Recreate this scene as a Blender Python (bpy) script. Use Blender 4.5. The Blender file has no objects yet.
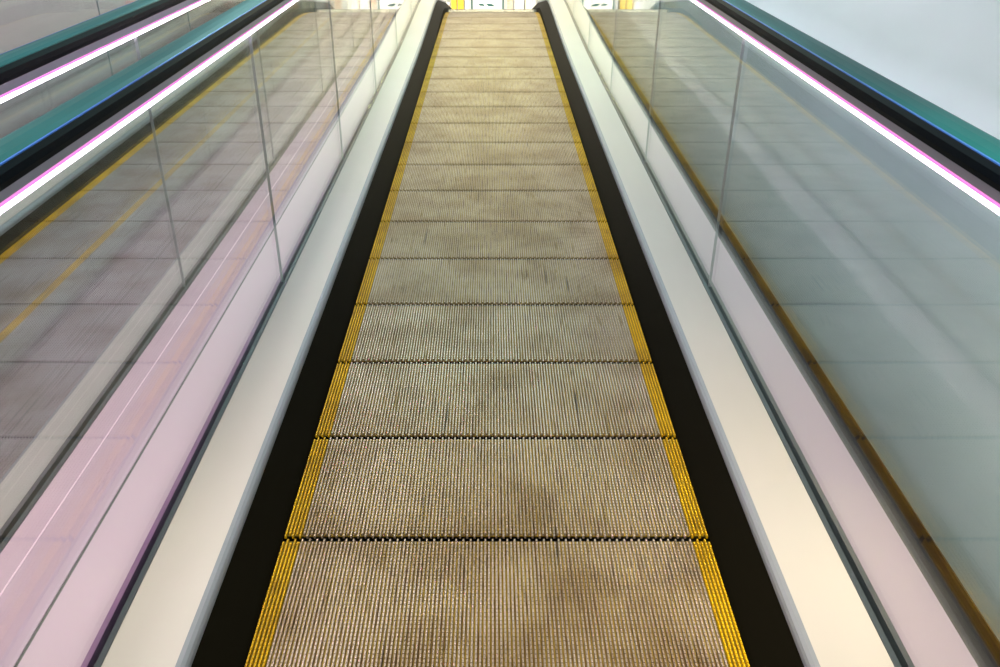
import bpy, math, random
from mathutils import Vector, Matrix
random.seed(7)
S = bpy.context.scene
COL = S.collection

# ---------------------------------------------------------------- frame of the ramp
BETA = math.radians(8.8)            # slope of the moving ramp
PHI = math.radians(29.2)            # camera looks this far below the ramp's direction
F_PX = 845.0
H_CAM = 1.384
S1, RAD = 9.03, 5.0                 # where the ramp starts to level off, radius of that curve
XG = 0.751                          # glass of the middle walkway, either side
DECK = 0.085                        # deck height over the belt
CXN, HWN, XGN = -1.60, 0.39, 0.515   # neighbouring walkway: centre, half belt width, glass offset
WALLX = 1.10

def path(s):
    """point (y, z) and direction angle on the walkway's line, s metres along it"""
    if s <= S1:
        return s * math.cos(BETA), s * math.sin(BETA), BETA
    y0, z0 = S1 * math.cos(BETA), S1 * math.sin(BETA)
    t = (s - S1) / RAD
    if t < BETA:
        a = BETA - t
        return (y0 + RAD * (math.sin(BETA) - math.sin(a)), z0 + RAD * (math.cos(a) - math.cos(BETA)), a)
    ye = y0 + RAD * math.sin(BETA); ze = z0 + RAD * (1 - math.cos(BETA))
    return ye + (s - S1 - RAD * BETA), ze, 0.0

def P(x, s, n, lift=0.0):
    y, z, a = path(s)
    if lift:
        t = min(1.0, max(0.0, (s - 6.5) / 3.3)); n = n + lift * t * t * (3 - 2 * t)
    return Vector((x, y - n * math.sin(a), z + n * math.cos(a)))
ZL = path(20)[1]
S_LEVEL = S1 + RAD * BETA

# ---------------------------------------------------------------- camera
cd = bpy.data.cameras.new('camera'); cam = bpy.data.objects.new('camera', cd); COL.objects.link(cam)
cd.sensor_width = 36.0; cd.lens = F_PX / 1000 * 36.0; cd.shift_x = 0.009
cd.clip_start = 0.02
cam.location = P(-0.0125, 0, H_CAM)
cam.rotation_euler = (math.pi / 2 + BETA - PHI, 0, 0)
S.camera = cam

# ---------------------------------------------------------------- world, lamps, exposure
w = bpy.data.worlds.new('world'); S.world = w; w.use_nodes = True
bg = w.node_tree.nodes['Background']
bg.inputs[0].default_value = (0.92, 0.92, 0.92, 1); bg.inputs[1].default_value = 0.46
S.view_settings.view_transform = 'Standard'; S.view_settings.look = 'None'
S.view_settings.exposure = 0.0; S.view_settings.gamma = 1.0
S.view_settings.use_curve_mapping = False

def area(name, loc, target, sx, sy, power, colour):
    l = bpy.data.lights.new(name, 'AREA'); l.shape = 'RECTANGLE'; l.size = sx; l.size_y = sy
    l.energy = power; l.color = colour
    o = bpy.data.objects.new(name, l); COL.objects.link(o); o.location = loc
    o.rotation_euler = (Vector(target) - Vector(loc)).to_track_quat('-Z', 'Y').to_euler()
    return o
area('ceiling_strip_lamp', P(-0.85, 3.0, 3.6), P(-0.85, 3.0, 0), 0.22, 9.0, 64, (1.0, 0.92, 0.90))
wl = area('warm_fill_lamp', P(0.38, 0.1, 2.5), P(0.78, 1.35, 0), 0.3, 0.3, 5.6, (1.0, 0.80, 0.56)); wl.data.spread = math.radians(42)  # added lamp out of view, brightens the right inner deck
wl = area('warm_fill_lamp', P(-0.38, 0.1, 2.5), P(-0.78, 1.35, 0), 0.3, 0.3, 2.6, (1.0, 0.84, 0.60)); wl.data.spread = math.radians(42)  # added lamp out of view, brightens the left inner deck
area('shop_ceiling_lamp', Vector((-0.6, 11.9, ZL + 2.6)), Vector((-0.6, 13.4, ZL)), 6.0, 0.5, 330, (1.0, 0.94, 0.84))
area('yellow_fill_lamp', Vector((0.0, 11.6, ZL + 1.9)), P(0.0, 6.0, 0), 2.4, 0.5, 78, (1.0, 0.85, 0.46))  # added unseen lamp, yellows the far belt at a grazing angle
area('cool_fill_lamp', P(0.45, 6.8, 3.0), P(1.1, 6.5, 0.9), 0.3, 5.0, 110, (0.50, 1.0, 0.96))  # added unseen lamp, gives the right wall its teal cast
area('mauve_fill_lamp', P(-2.3, 3.0, 3.2), P(-2.6, 3.2, 0.8), 0.4, 5.0, 45, (1.0, 0.86, 0.86))  # unseen area lamp aimed at the left wall

# ---------------------------------------------------------------- materials
def newmat(name):
    m = bpy.data.materials.new(name); m.use_nodes = True
    nt = m.node_tree
    return m, nt, nt.nodes['Principled BSDF']

def simple(name, col, rough=0.5, metal=0.0, noise=0.0, scale=8.0, stretch=(1, 1, 1), spec=0.5, coat=0.0):
    m, nt, b = newmat(name)
    b.inputs['Base Color'].default_value = (*col, 1); b.inputs['Roughness'].default_value = rough
    b.inputs['Metallic'].default_value = metal; b.inputs['Specular IOR Level'].default_value = spec
    b.inputs['Coat Weight'].default_value = coat
    if noise > 0:
        g = nt.nodes.new('ShaderNodeNewGeometry'); mp = nt.nodes.new('ShaderNodeMapping')
        mp.inputs['Rotation'].default_value = (-BETA, 0, 0); mp.inputs['Scale'].default_value = stretch
        n = nt.nodes.new('ShaderNodeTexNoise'); n.inputs['Scale'].default_value = scale; n.inputs['Detail'].default_value = 4
        r = nt.nodes.new('ShaderNodeValToRGB')
        r.color_ramp.elements[0].position = 0.3; r.color_ramp.elements[1].position = 0.7
        r.color_ramp.elements[0].color = (*[c * (1 - noise) for c in col], 1)
        r.color_ramp.elements[1].color = (*[min(1, c * (1 + noise * 0.6)) for c in col], 1)
        nt.links.new(g.outputs['Position'], mp.inputs['Vector']); nt.links.new(mp.outputs[0], n.inputs['Vector'])
        nt.links.new(n.outputs['Fac'], r.inputs[0]); nt.links.new(r.outputs[0], b.inputs['Base Color'])
    return m

def worn(name, base, dirt, rough, metal, s_along, s_across, lo=0.42, hi=0.62, base2=None, spots=True):
    """metal with streaks of dirt running along the ribs and blotches of rust"""
    m, nt, b = newmat(name); N = nt.nodes; L = nt.links
    g = N.new('ShaderNodeNewGeometry'); mp = N.new('ShaderNodeMapping')
    mp.inputs['Rotation'].default_value = (-BETA, 0, 0); mp.inputs['Scale'].default_value = (s_across, s_along, s_along)
    L.new(g.outputs['Position'], mp.inputs['Vector'])
    n = N.new('ShaderNodeTexNoise'); n.inputs['Scale'].default_value = 1.0; n.inputs['Detail'].default_value = 3
    L.new(mp.outputs[0], n.inputs['Vector'])
    r = N.new('ShaderNodeValToRGB'); e = r.color_ramp.elements
    e[0].position = lo; e[0].color = (*dirt, 1); e[1].position = hi; e[1].color = (*base, 1)
    L.new(n.outputs['Fac'], r.inputs[0])
    n2 = N.new('ShaderNodeTexNoise'); n2.inputs['Scale'].default_value = 5.0; n2.inputs['Detail'].default_value = 5
    L.new(g.outputs['Position'], n2.inputs['Vector'])
    r2 = N.new('ShaderNodeValToRGB'); e = r2.color_ramp.elements
    e[0].position = 0.35; e[0].color = (0.72, 0.66, 0.58, 1); e[1].position = 0.6; e[1].color = (1, 1, 1, 1)
    L.new(n2.outputs['Fac'], r2.inputs[0])
    mx = N.new('ShaderNodeMix'); mx.data_type = 'RGBA'; mx.blend_type = 'MULTIPLY'; mx.inputs[0].default_value = 1
    L.new(r.outputs[0], mx.inputs[6]); L.new(r2.outputs[0], mx.inputs[7])
    # sparse long rubber scuffs running along the tread
    mp3 = N.new('ShaderNodeMapping'); mp3.inputs['Rotation'].default_value = (-BETA, 0, 0); mp3.inputs['Scale'].default_value = (60, 2.2, 2.2)
    L.new(g.outputs['Position'], mp3.inputs['Vector'])
    n3 = N.new('ShaderNodeTexNoise'); n3.inputs['Scale'].default_value = 1.0; n3.inputs['Detail'].default_value = 1
    L.new(mp3.outputs[0], n3.inputs['Vector'])
    r3 = N.new('ShaderNodeValToRGB'); e = r3.color_ramp.elements
    e[0].position = 0.74; e[0].color = (1, 1, 1, 1); e[1].position = 0.79; e[1].color = (0.35, 0.35, 0.38, 1)
    L.new(n3.outputs['Fac'], r3.inputs[0])
    mx3 = N.new('ShaderNodeMix'); mx3.data_type = 'RGBA'; mx3.blend_type = 'MULTIPLY'; mx3.inputs[0].default_value = 1
    L.new(mx.outputs[2], mx3.inputs[6]); L.new(r3.outputs[0], mx3.inputs[7])
    L.new(mx3.outputs[2], b.inputs['Base Color'])
    b.inputs['Roughness'].default_value = rough; b.inputs['Metallic'].default_value = metal
    b.inputs['Specular IOR Level'].default_value = 0.25
    return m

def glass_mat(name, tint, ior=1.52):
    m = bpy.data.materials.new(name); m.use_nodes = True; nt = m.node_tree; N = nt.nodes; L = nt.links
    N.remove(N['Principled BSDF']); out = N['Material Output']
    f = N.new('ShaderNodeFresnel'); g = N.new('ShaderNodeNewGeometry')   # same reflectance entering and leaving the pane
    mi = N.new('ShaderNodeMix'); mi.data_type = 'FLOAT'; mi.inputs[2].default_value = ior; mi.inputs[3].default_value = 1 / ior
    L.new(g.outputs['Backfacing'], mi.inputs[0]); L.new(mi.outputs[0], f.inputs['IOR'])
    t = N.new('ShaderNodeBsdfTransparent'); t.inputs[0].default_value = (*tint, 1)
    gl = N.new('ShaderNodeBsdfGlossy'); gl.inputs['Roughness'].default_value = 0.004
    gl.inputs[0].default_value = (0.97, 1, 0.98, 1)
    mx = N.new('ShaderNodeMixShader')
    L.new(f.outputs[0], mx.inputs[0]); L.new(t.outputs[0], mx.inputs[1]); L.new(gl.outputs[0], mx.inputs[2])
    L.new(mx.outputs[0], out.inputs[0])
    return m

def emit(name, col, k):
    m, nt, b = newmat(name)
    b.inputs['Base Color'].default_value = (*col, 1)
    b.inputs['Emission Color'].default_value = (*col, 1); b.inputs['Emission Strength'].default_value = k
    return m

M = {
 'rib': worn('ribbed_aluminium', (0.47, 0.405, 0.32), (0.26, 0.20, 0.11), 0.38, 0.5, 8, 116, 0.28, 0.42),
 'groove': worn('groove_grime', (0.29, 0.21, 0.028), (0.14, 0.08, 0.010), 0.6, 0.0, 9, 118, 0.34, 0.54),
 'grey_rib': worn('grey_ribbed_aluminium', (0.40, 0.38, 0.40), (0.24, 0.22, 0.23), 0.4, 0.3, 3, 116, 0.28, 0.42),
 'grey_groove': worn('grey_groove', (0.15, 0.135, 0.14), (0.08, 0.07, 0.07), 0.6, 0.0, 3, 118, 0.34, 0.54),
 'yellow_reflection': worn('reflected_yellow_line', (0.60, 0.36, 0.02), (0.34, 0.24, 0.06), 0.5, 0.0, 6, 100, 0.28, 0.5),  # reflection of the yellow edge in the glass, painted onto the belt
 'yellow': worn('yellow_paint', (0.66, 0.42, 0.002), (0.42, 0.24, 0.004), 0.5, 0.0, 10, 100, 0.28, 0.42),
 'yellow_groove': simple('dirty_yellow_groove', (0.11, 0.085, 0.008), 0.7, spec=0.2),
 'deck': simple('brushed_steel_deck', (0.47, 0.465, 0.415), 0.45, 0.1, 0.06, 3, (1, 0.4, 0.4), spec=0.3),
 'outer_deck': simple('pink_lit_steel_deck', (0.58, 0.44, 0.51), 0.45, 0.1, 0.04, 3, (1, 0.4, 0.4), spec=0.3),  # part of the strips' pink light is put into this colour
 'nosing': simple('steel_nosing', (0.22, 0.25, 0.27), 0.5, 0.2, spec=0.3),
 'skirt': simple('black_skirt_coating', (0.0052, 0.0048, 0.0026), 0.5, 0.0, spec=0.008),
 'gasket': simple('dark_rubber_gasket', (0.035, 0.05, 0.055), 0.45),
 'pink_lit_gasket': simple('pink_lit_gasket', (0.19, 0.05, 0.20), 0.4),  # rubber gasket with the strips' pink light coloured in
 'rail': simple('black_handrail_rubber', (0.001, 0.003, 0.006), 0.45, 0.0, spec=0.03),
 'rail_top': simple('teal_handrail_reflection', (0.004, 0.125, 0.135), 0.42, 0.0, 0.6, 1.6, (1, 0.5, 1), spec=0.15),  # ceiling reflection on the black rail, put in as teal colour
 'blue_line': simple('blue_edge_glint', (0.03, 0.16, 0.60), 0.3),  # highlight along the rail's edge, painted as a blue strip
 'pink_halo': emit('pink_strip_halo', (1.0, 0.25, 0.74), 0.9),  # glowing edge stands in for the light strip's halo on the profile
 'profile': simple('aluminium_rail_profile', (0.36, 0.38, 0.48), 0.35, 0.5),
 'led': emit('pinkish_white_light_strip', (1.0, 0.74, 0.94), 15.0),
 'seam': simple('polished_seam_strip', (1.0, 0.80, 0.88), 0.3, 0.0),
 'shadow_gap': simple('black_joint_sealant', (0.02, 0.03, 0.025), 0.6),
 'glass': glass_mat('balustrade_glass', (0.97, 0.99, 0.98)),
 'joint': simple('grey_joint_seal', (0.30, 0.34, 0.35), 0.4),
 'cladding': simple('cladding_and_gap_shade', (0.03, 0.02, 0.035), 0.6, spec=0.2),
 'truss': simple('dark_underframe', (0.02, 0.02, 0.022), 0.7),
 'wall': simple('pale_teal_wall', (0.68, 0.90, 0.89), 0.45, 0.0, 0.08, 1.6, (1, 0.5, 1.6), spec=0.4),
 'wall_mauve': simple('mauve_grey_wall', (0.50, 0.44, 0.44), 0.3, 0.0, 0.10, 1.6, (1, 0.35, 2.0)),
 'wall_panel': simple('polished_grey_wall_panel', (0.44, 0.62, 0.63), 0.06, 0.0, 0.12, 1.6, (1, 0.5, 1.6), spec=0.7),
 'floor': simple('dark_concrete', (0.02, 0.015, 0.025), 0.8, 0, 0.3, 4),
 'landing': simple('beige_landing_tile', (0.62, 0.58, 0.44), 0.35, 0, 0.08, 3),
 'comb': simple('comb_plate_metal', (0.50, 0.48, 0.38), 0.35, 0.4),
 'shop_wall': simple('shop_cream_wall', (0.80, 0.78, 0.74), 0.6, 0, 0.08, 5),
 'white': simple('white_board', (0.9, 0.9, 0.88), 0.5),
 'dark_green': simple('dark_green_post', (0.02, 0.10, 0.09), 0.4),
 'shelf': simple('white_shelf_metal', (0.8, 0.8, 0.78), 0.4),
}

# ---------------------------------------------------------------- helpers
def link(name, verts, faces, mat, parent=None, mats=None, fm=None):
    me = bpy.data.meshes.new(name); me.from_pydata([tuple(v) for v in verts], [], faces)
    for m in (mats or [mat]): me.materials.append(m)
    if fm: me.polygons.foreach_set('material_index', fm)
    me.update()
    o = bpy.data.objects.new(name, me); COL.objects.link(o)
    if parent is not None: o.parent = parent
    return o

def empty(name, label, cat, group=None, loc=(0, 0, 0)):
    o = bpy.data.objects.new(name, None); COL.objects.link(o); o.location = loc; o.empty_display_size = 0.1
    tag(o, label, cat, group); return o

def tag(o, label, cat, group=None):
    o['label'] = label; o['category'] = cat
    if group: o['group'] = group
    return o

def struct(o): o['kind'] = 'structure'; return o

def stations(a, b):
    out = [a]
    if a < S1 < b: out.append(S1)
    k = 6.5
    while k < S1:
        if a < k < b: out.append(k)
        k += 0.3
    k = S1
    while k < S_LEVEL:
        k += 0.06
        if a < k < b: out.append(min(k, S_LEVEL))
    if a < S_LEVEL < b: out.append(S_LEVEL)
    out.append(b)
    out = sorted(set(out)); r = [out[0]]
    for q in out[1:]:
        if q - r[-1] > 1e-4: r.append(q)
    return r

def sweep(name, prof, a, b, mat, parent=None, lift=0.0):
    """closed (x, n) outline run along the walkway from a to b"""
    area2 = sum(prof[i][0] * prof[(i + 1) % len(prof)][1] - prof[(i + 1) % len(prof)][0] * prof[i][1] for i in range(len(prof)))
    if area2 < 0: prof = prof[::-1]
    st = stations(a, b); n = len(prof); V = []; Fs = []
    for s in st: V += [P(x, s, h, lift) for x, h in prof]
    for i in range(len(st) - 1):
        for j in range(n):
            k = (j + 1) % n
            Fs.append((i * n + j, i * n + k, (i + 1) * n + k, (i + 1) * n + j)[::-1])
    Fs.append(tuple(range(n))); Fs.append(tuple((len(st) - 1) * n + j for j in range(n))[::-1])
    return link(name, V, Fs, mat, parent)

def rect(x0, x1, n0, n1): return [(x0, n0), (x1, n0), (x1, n1), (x0, n1)]

def box(name, x0, x1, y0, y1, z0, z1, mat, parent=None, bev=0.0):
    V = [(x, y, z) for z in (z0, z1) for x, y in ((x0, y0), (x1, y0), (x1, y1), (x0, y1))]
    Fs = [(0, 3, 2, 1), (4, 5, 6, 7), (0, 1, 5, 4), (1, 2, 6, 5), (2, 3, 7, 6), (3, 0, 4, 7)]
    c = Vector(((x0 + x1) / 2, (y0 + y1) / 2, z0))
    if parent is None:
        o = link(name, [Vector(v) - c for v in V], Fs, mat); o.location = c
    else:
        o = link(name, [Vector(v) - parent.location for v in V], Fs, mat, parent)
    if bev:
        md = o.modifiers.new('bevel', 'BEVEL'); md.width = bev; md.segments = 2
    return o

# ---------------------------------------------------------------- the setting
st0, st1 = -2.5, S_LEVEL + 1.6
def wall(name, x0, x1, n0, n1, mat):
    return struct(sweep(name, rect(x0, x1, n0, n1), st0, S_LEVEL + 0.6, mat))
wall('wall_right', WALLX, WALLX + 0.12, -0.75, 3.2, M['wall'])
wall('trim_1', WALLX - 0.012, WALLX - 0.0005, -0.09, 0.74, M['wall_panel'])
wall('trim_2', WALLX - 0.014, WALLX - 0.0005, -0.70, -0.0905, M['cladding'])  # dark strip colours in the shade down the gap by the wall
wall('wall_left', -2.92, -2.80, -0.75, 3.2, M['wall_mauve'])
struct(sweep('floor', rect(-2.80, WALLX, -0.80, -0.70), st0, S_LEVEL + 0.35, M['floor']))
YL = P(0, S_LEVEL + 0.42, 0).y
ZF = ZL + 0.034
struct(box('floor_landing', -2.80, WALLX, YL + 0.0, 16.0, ZL - 0.8, ZF - 0.004, M['landing']))
struct(box('wall_back', -2.80, WALLX + 1.2, 16.0, 16.2, ZL - 0.8, ZL + 3.0, M['shop_wall']))

# ---------------------------------------------------------------- the treads
PITCH = 0.4; RP = 1.0 / 117
def rib_mesh(xs, zt, zb, half, gap, stag):
    V = []; Fs = []
    nt_ = 36; step = (PITCH - gap) / nt_
    for i in xs:
        xc = -half + (i + 0.5) * RP; off = stag if i % 2 else 0.0
        hw, hb = 0.0018, 0.0022
        stn = []
        for k in range(nt_):
            a = 0.0005 + off + k * step * 0.985
            stn += [(a, zt), (a + step * 0.74, zt), (a + step * 0.76, zt - 0.0022), (a + step * 0.96, zt - 0.0022)]
        stn = stn[:-2]
        base = len(V)
        for y, z in stn:
            V += [(xc - hb, y, zb), (xc - hw, y, z), (xc + hw, y, z), (xc + hb, y, zb)]
        for k in range(len(stn) - 1):
            q = base + 4 * k
            for j in range(3): Fs.append((q + j, q + j + 4, q + j + 5, q + j + 1))
        Fs.append((base, base + 1, base + 2, base + 3)); q = base + 4 * (len(stn) - 1)
        Fs.append((q + 3, q + 2, q + 1, q))
    return V, Fs

def slab(x0, x1, y0, y1, z0, z1):
    V = [(x, y, z) for z in (z0, z1) for x, y in ((x0, y0), (x1, y0), (x1, y1), (x0, y1))]
    return V, [(0, 3, 2, 1), (4, 5, 6, 7), (0, 1, 5, 4), (1, 2, 6, 5), (2, 3, 7, 6), (3, 0, 4, 7)]

NY = 5
def make_pallet(n_ribs, gap, off, rib, groove, line=()):
    """pallet > ribs, yellow_edge, yellow_edge"""
    half = n_ribs * RP / 2; xl = half - NY * RP
    def ribs(rng): return rib_mesh(rng, 0.0, -0.0075, half, gap, off)
    V, Fs = slab(-xl, xl, gap * 0.95, PITCH - gap * 0.95, -0.011, -0.0075)
    pal = link('pallet', V, Fs, M[groove])
    V, Fs = ribs([i for i in range(NY, n_ribs - NY) if i not in line]); kids = [link('ribs', V, Fs, M[rib], pal)]
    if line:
        V, Fs = ribs(line); kids.append(link('reflected_line', V, Fs, M['yellow_reflection'], pal))  # ribs coloured as the edge's reflection in the glass
    for side in (0, 1):
        V, Fs = ribs(range(0, NY) if side == 0 else range(n_ribs - NY, n_ribs))
        n = len(V); nf = len(Fs)
        x0, x1 = (-half, -xl) if side == 0 else (xl, half)
        V2, F2 = slab(x0, x1, gap * 0.95, PITCH - gap * 0.95, -0.011, -0.0075)
        o = link('yellow_edge', V + V2, Fs + [tuple(a + n for a in f) for f in F2], None, pal,
                 [M['yellow'], M['yellow_groove']], [0] * nf + [1] * len(F2))
        o['label'] = 'yellow painted edge ribs'; kids.append(o)
    return pal, kids, half

def place(o, root):
    o.parent = root; o.matrix_parent_inverse = Matrix.Translation(-root.location)

def belt(cx, label, *spec):
    root = empty('moving_walkway_belt', label, 'moving walkway', 'belts of the moving walkways', P(cx, 0, 0))
    pal, kids, half = make_pallet(*spec)
    k = k0 = -2
    while True:
        s = 1.5 + PITCH * (k - 1)
        if s + PITCH > S_LEVEL + 0.43: break
        a = P(cx, s, 0); b = P(cx, s + PITCH, 0)
        ang = math.atan2(b.z - a.z, b.y - a.y)
        if k == k0: p = pal
        else:
            p = pal.copy(); COL.objects.link(p)
            for c in kids:
                d = c.copy(); COL.objects.link(d); d.parent = p
        p.parent = root; p.location = a - root.location; p.rotation_euler = (ang, 0, 0)
        k += 1
    place(sweep('underframe', rect(cx - half + 0.03, cx + half - 0.03, -0.10, -0.045), st0, S_LEVEL + 0.3, M['truss']), root)
belt(0.0, 'middle ribbed grey moving walkway belt with yellow edges', 117, 0.010, 0.0095, 'rib', 'groove')
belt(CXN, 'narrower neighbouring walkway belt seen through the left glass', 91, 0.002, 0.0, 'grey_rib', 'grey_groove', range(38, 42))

# ---------------------------------------------------------------- balustrades
def balustrade(g, inn, label, rail_label, outer_to, joints, outer_gasket='gasket', cladding=True, narrow=False):
    """g: x of the glass; inn: +1 if its walkway lies to +x of it, else -1"""
    root = empty('glass_balustrade', label, 'balustrade', None, P(g, 0, -0.1))
    def X(d): return g + inn * d         # d metres towards the belt
    def sw(name, prof, mat, a=st0, b=st1):
        o = sweep(name, [(X(d), h) for d, h in prof], a, b, mat, None, 0.06); place(o, root); return o
    # inner deck with a rounded nose over the skirt
    e = 0.1545 if not narrow else 0.100
    nose = [(e, DECK), (e + .0085, DECK - 0.002), (e + .015, DECK - 0.007), (e + .0185, DECK - 0.014), (e + .0195, DECK - 0.024)]
    sw('inner_deck', [(0.018, DECK), (e, DECK), (e, DECK - 0.03), (0.018, DECK - 0.03)], M['deck'])
    sw('nosing', nose + [(e + .0055, DECK - 0.024), (e + .0001, DECK - 0.01)], M['nosing'])
    foot = 0.2475 if not narrow else 0.1215
    sw('skirt', [(e + .0155, DECK - 0.024), (foot, -0.012), (foot, -0.09), (foot - .0125, -0.09), (e + .0035, DECK - 0.024)], M['skirt'])
    # glass clamp
    sw('glass_clamp', [(0.018, DECK - 0.03), (0.018, DECK + 0.003), (0.0065, DECK + 0.003), (0.0065, DECK - 0.03)], M['gasket'])
    sw('glass_clamp', [(-0.0065, DECK - 0.03), (-0.0065, DECK + 0.003), (-0.018, DECK + 0.003), (-0.018, DECK - 0.03)], M[outer_gasket])
    sw('base_beam', [(foot - .0125, -0.092), (foot - .0125, -0.30), (-outer_to + 0.02, -0.30), (-outer_to + 0.02, -0.092)], M['truss'])
    sw('outer_deck', [(-0.018, DECK), (-outer_to, DECK), (-outer_to, DECK - 0.03), (-0.018, DECK - 0.03)], M['outer_deck'])
    if cladding:
        sw('outer_cladding', [(-outer_to, DECK - 0.031), (-outer_to, -0.5), (-outer_to + 0.015, -0.5), (-outer_to + 0.015, DECK - 0.031)], M['cladding'])
    # glass panes between the joints
    js = [st0] + list(joints) + [st1 - 0.1]
    for a, b in zip(js[:-1], js[1:]):
        sw('glass_pane', [(0.006, DECK - 0.028), (0.006, 0.955), (-0.006, 0.955), (-0.006, DECK - 0.028)], M['glass'], a + 0.0025, b - 0.0025)
    for j in joints:
        sw('pane_joint', [(0.0045, DECK), (0.0045, 0.925), (-0.0045, 0.925), (-0.0045, DECK)], M['joint'], j - 0.0018, j + 0.0018)
    # aluminium profile and light strip under the handrail
    sw('rail_profile', [(0.012, 0.937), (0.018, 0.972), (-0.018, 0.972), (-0.012, 0.937), (-0.0065, 0.937), (-0.0065, 0.957), (0.0065, 0.957), (0.0065, 0.937)], M['profile'])
    sw('light_strip', [(-0.0067, 0.9275), (-0.0067, 0.936), (-0.0125, 0.936), (-0.0125, 0.9275)], M['led'])
    sw('light_strip', [(0.0067, 0.9275), (0.0067, 0.936), (0.0125, 0.936), (0.0125, 0.9275)], M['led'])
    for q in (1, -1):
        sw('halo_edge', [(q * 0.0066, 0.9362), (q * 0.0128, 0.9362), (q * 0.0135, 0.9425), (q * 0.0125, 0.9425), (q * 0.0118, 0.9368)], M['pink_halo'])
    # moving handrail: black C section, painted teal reflection on top, painted blue glint between
    hr = empty('handrail', rail_label, 'handrail', 'black handrails of the walkways', P(g, 2, 0.97))
    def hs(name, prof, mat):
        o = sweep(name, [(X(d), h) for d, h in prof], st0, st1, mat, None, 0.06); place(o, hr)
    L_ = [(0.022, 0.975), (0.030, 0.968), (0.038, 0.972), (0.0415, 0.982), (0.0405, 0.994), (0.034, 1.002)]
    hs('grip', L_ + [(-d, h) for d, h in L_[::-1]] + [(-0.014, 0.981), (0.014, 0.981)], M['rail'])
    hs('top_reflection', [(0.031, 1.0022), (0.030, 1.0045), (0.020, 1.0075), (0, 1.009), (-0.020, 1.0075), (-0.030, 1.0045), (-0.031, 1.0022)], M['rail_top'])
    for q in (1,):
        hs('edge_glint', [(q * .0315, 1.0022), (q * .0341, 1.0022), (q * .0341, 1.0042), (q * .0315, 1.0048)], M['blue_line'])
    return root

def js(s, step=1.4): return [s + step * k for k in range(0, 8) if s + step * k < st1 - 0.4]
# joint positions measured along the ramp
balustrade(XG, -1, 'glass balustrade on the right of the middle belt, next to the pale wall',
           'black handrail along the pale teal wall', 0.137, js(2.66))
bl = balustrade(-XG, 1, 'glass balustrade directly left of the middle belt, pink-lit gasket at its foot',
           'black handrail directly left of the middle belt, blue glint on it', 0.137, js(2.70), 'pink_lit_gasket', cladding=False)
balustrade(CXN + XGN, -1, 'glass balustrade across the pink decks, second from the middle belt',
           'black handrail in the upper left corner with white light strip below', 0.075, js(2.66), cladding=False, narrow=True)
balustrade(CXN - XGN, 1, 'farthest left glass balustrade, in front of the mauve wall',
           'farthest left handrail, beyond the neighbouring belt', 0.10, js(2.0), narrow=True)

# infill between the two walkways
xi0, xi1 = -XG - 0.137, CXN + XGN + 0.075
fill = empty('infill_panel', 'pink grey infill panel between the two walkways with a bright seam', 'panel', None, P((xi0 + xi1) / 2, 0, 0))
place(sweep('cover_plate', rect(xi1 + 0.0045, xi0 - 0.0075, DECK - 0.03, DECK), st0, st1, M['outer_deck']), fill)
place(sweep('sealant_joint', rect(xi0 - 0.007, xi0 - 0.0005, DECK - 0.03, DECK - 0.002), st0, st1, M['shadow_gap']), fill)
place(sweep('seam_strip', rect(xi1 + 0.0005, xi1 + 0.0042, DECK - 0.03, DECK + 0.001), st0, st1, M['seam']), fill)

# ---------------------------------------------------------------- landing: comb plates and shop
for cx, lab, hw in ((0.0, 'beige comb plate where the middle belt ends', 0.5), (CXN, 'beige comb plate where the neighbouring belt ends', HWN)):
    r = empty('comb_plate', lab, 'comb plate', 'comb plates at the top landing', Vector((cx, YL, ZL)))
    y0 = YL - 0.02
    box('plate', cx - hw + .01, cx + hw - .01, y0, YL - 0.002, ZL + 0.004, ZF, M['comb'], r)
    V = []; Fs = []
    for i in range(int(hw * 116)):
        x = cx - hw + 0.02 + i * 2 * RP * 0.97; n = len(V)
        V += [(x - .003, y0, ZL + .004), (x + .003, y0, ZL + .004), (x + .003, y0, ZF - .004), (x - .003, y0, ZF - .004), (x - .002, y0 - .05, ZL + .003), (x + .002, y0 - .05, ZL + .003)]
        Fs += [(n, n + 1, n + 5, n + 4), (n + 2, n + 3, n + 4, n + 5), (n + 1, n + 2, n + 5), (n + 3, n, n + 4)]
    link('comb_teeth', [Vector(v) - r.location for v in V], Fs, M['comb'], r)

def dx(px, y):   # lateral place of something seen at the far end
    depth = (y - cam.location.y) * math.cos(PHI - BETA) + (cam.location.z - ZF) * math.sin(PHI - BETA)
    return cam.location.x + (px - 491) / F_PX * depth
cols = {'orange': (0.95, 0.45, 0.10), 'pink': (0.90, 0.50, 0.50), 'cream': (0.92, 0.85, 0.68), 'yellow': (0.95, 0.62, 0.06),
        'red': (0.90, 0.03, 0.015), 'white': (0.92, 0.90, 0.90), 'grey_green': (0.25, 0.36, 0.32), 'teal': (0.20, 0.42, 0.40), 'peach': (0.95, 0.68, 0.52)}
pm = {k: simple(k + '_packaging', v, 0.45, 0, 0.25, 30) for k, v in cols.items()}
YS = 13.3
def shelf_unit(px0, px1, label):
    x0, x1 = dx(px0, YS), dx(px1, YS)
    r = empty('shop_shelf', label, 'shelf', None, Vector(((x0 + x1) / 2, YS, ZF)))
    box('plinth', x0, x1, YS, YS + 0.4, ZF, ZF + 0.03, M['shelf'], r)
    box('back_panel', x0, x1, YS + 0.38, YS + 0.41, ZF + 0.03, ZF + 1.3, M['shelf'], r)
    for h in (0.42, 0.82): box('shelf_board', x0, x1, YS + 0.02, YS + 0.38, ZF + h, ZF + h + 0.02, M['shelf'], r)
    for q in (x0, x1 - 0.03): box('upright', q, q + 0.03, YS - 0.01, YS + 0.0, ZF, ZF + 1.3, M['shelf'], r)
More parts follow.
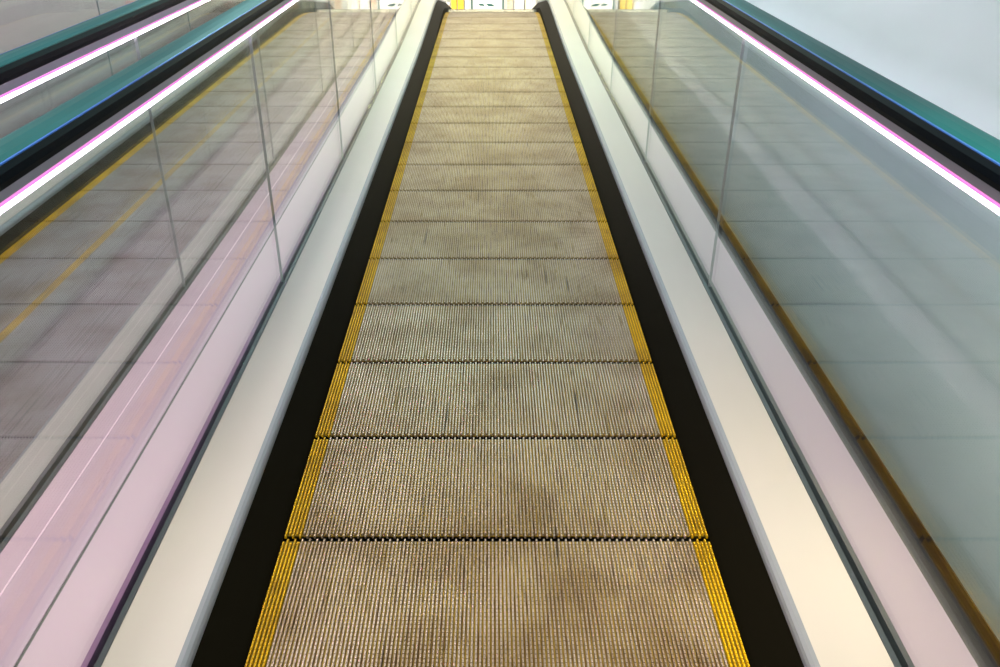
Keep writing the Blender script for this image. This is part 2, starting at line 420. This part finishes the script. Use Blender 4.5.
def carton(px0, px1, h, colour, label, group=None, y=YS + 0.03):
    x0, x1 = dx(px0, y), dx(px1, y)
    o = box('product_carton', x0 + .004, x1 - .004, y, y + 0.2, ZF + 0.0305, ZF + 0.03 + h, pm[colour], None, 0.004)
    tag(o, label, 'carton', group); return o
shelf_unit(296, 412, 'shop shelf with orange and pink cartons beyond the left glass')
seq = ['peach', 'orange', 'orange', 'cream', 'yellow', 'orange', 'white', 'white', 'pink', 'peach', 'pink', 'cream', 'pink', 'white', 'white']
px = 300
ords = ['first', 'second', 'third', 'fourth', 'fifth', 'sixth', 'seventh', 'eighth', 'ninth', 'tenth', 'eleventh', 'twelfth', 'thirteenth', 'fourteenth', 'fifteenth']
for i, c in enumerate(seq):
    carton(px, px + 7.1, 0.16 + 0.08 * random.random(), c,
           '%s carton, %s from the left on the shelf beyond the left glass' % (c, ords[i]), 'cartons beyond the left glass')
    px += 7.1
shelf_unit(440, 471, 'narrow shop shelf left of the white floor sign')
carton(442, 450, .10, 'white', 'white carton left of the yellow cartons', 'cartons beside the white sign')
carton(451, 457, .22, 'yellow', 'yellow carton beyond the belt end, left one of two', 'cartons beside the white sign')
carton(457.5, 464, .20, 'yellow', 'yellow carton beyond the belt end, right one of two', 'cartons beside the white sign')
carton(465, 470, .18, 'white', 'white carton touching the sign post on its left', 'cartons beside the white sign')
shelf_unit(505, 560, 'shop shelf right of the white floor sign')
carton(506, 513, .2, 'peach', 'peach carton just right of the white floor sign', 'cartons right of the sign')
carton(514, 524, .2, 'white', 'white carton right of the peach carton', 'cartons right of the sign')
carton(525, 536, .2, 'cream', 'cream carton beside the right deck', 'cartons right of the sign')
# white floor sign between dark posts
y = YS - 0.25
sg = empty('floor_sign', 'white floor sign between two dark green posts at the belt end', 'sign', None, Vector((dx(487, y), y, ZF)))
box('panel', dx(473, y), dx(502, y), y, y + 0.02, ZF + 0.012, ZF + 0.95, M['white'], sg)
for p in (472, 503): box('post', dx(p - .8, y), dx(p + .8, y), y - 0.01, y + 0.03, ZF, ZF + 1.0, M['dark_green'], sg)
def mark(name, pts):
    V = [Vector((dx(a, y), y - 0.003, ZF + b)) - sg.location for a, b in pts] + [Vector((dx(a, y), y - 0.0005, ZF + b)) - sg.location for a, b in pts]
    n = len(pts); Fs = [tuple(range(n)), tuple(range(2 * n - 1, n - 1, -1))] + [(i, i + n, (i + 1) % n + n, (i + 1) % n) for i in range(n)]
    return link(name, V, Fs, M['dark_green'], sg)
Z0 = 0.075
mark('printed_mark', [(478.3, Z0 + .018), (479.5, Z0 + .03), (482.5, Z0 + .034), (484, Z0 + .02), (484.3, Z0 - .012), (483, Z0 + .002), (480, Z0 + .004)])
mark('printed_mark', [(485.5, Z0 + .034), (492, Z0 + .028), (495, Z0 - .006), (488.5, Z0 - .002)])
# right-hand things, seen through the right glass
shelf_unit(562, 596, 'narrow white shelf beyond the right glass')
carton(563, 575, .12, 'red', 'red carton at the far end beyond the right glass', 'cartons beyond the right glass')
carton(576, 586, .2, 'grey_green', 'grey green carton right of the red one, beyond the right glass', 'cartons beyond the right glass')
carton(587, 595, .2, 'teal', 'teal carton at the end of the row beyond the right glass', 'cartons beyond the right glass')
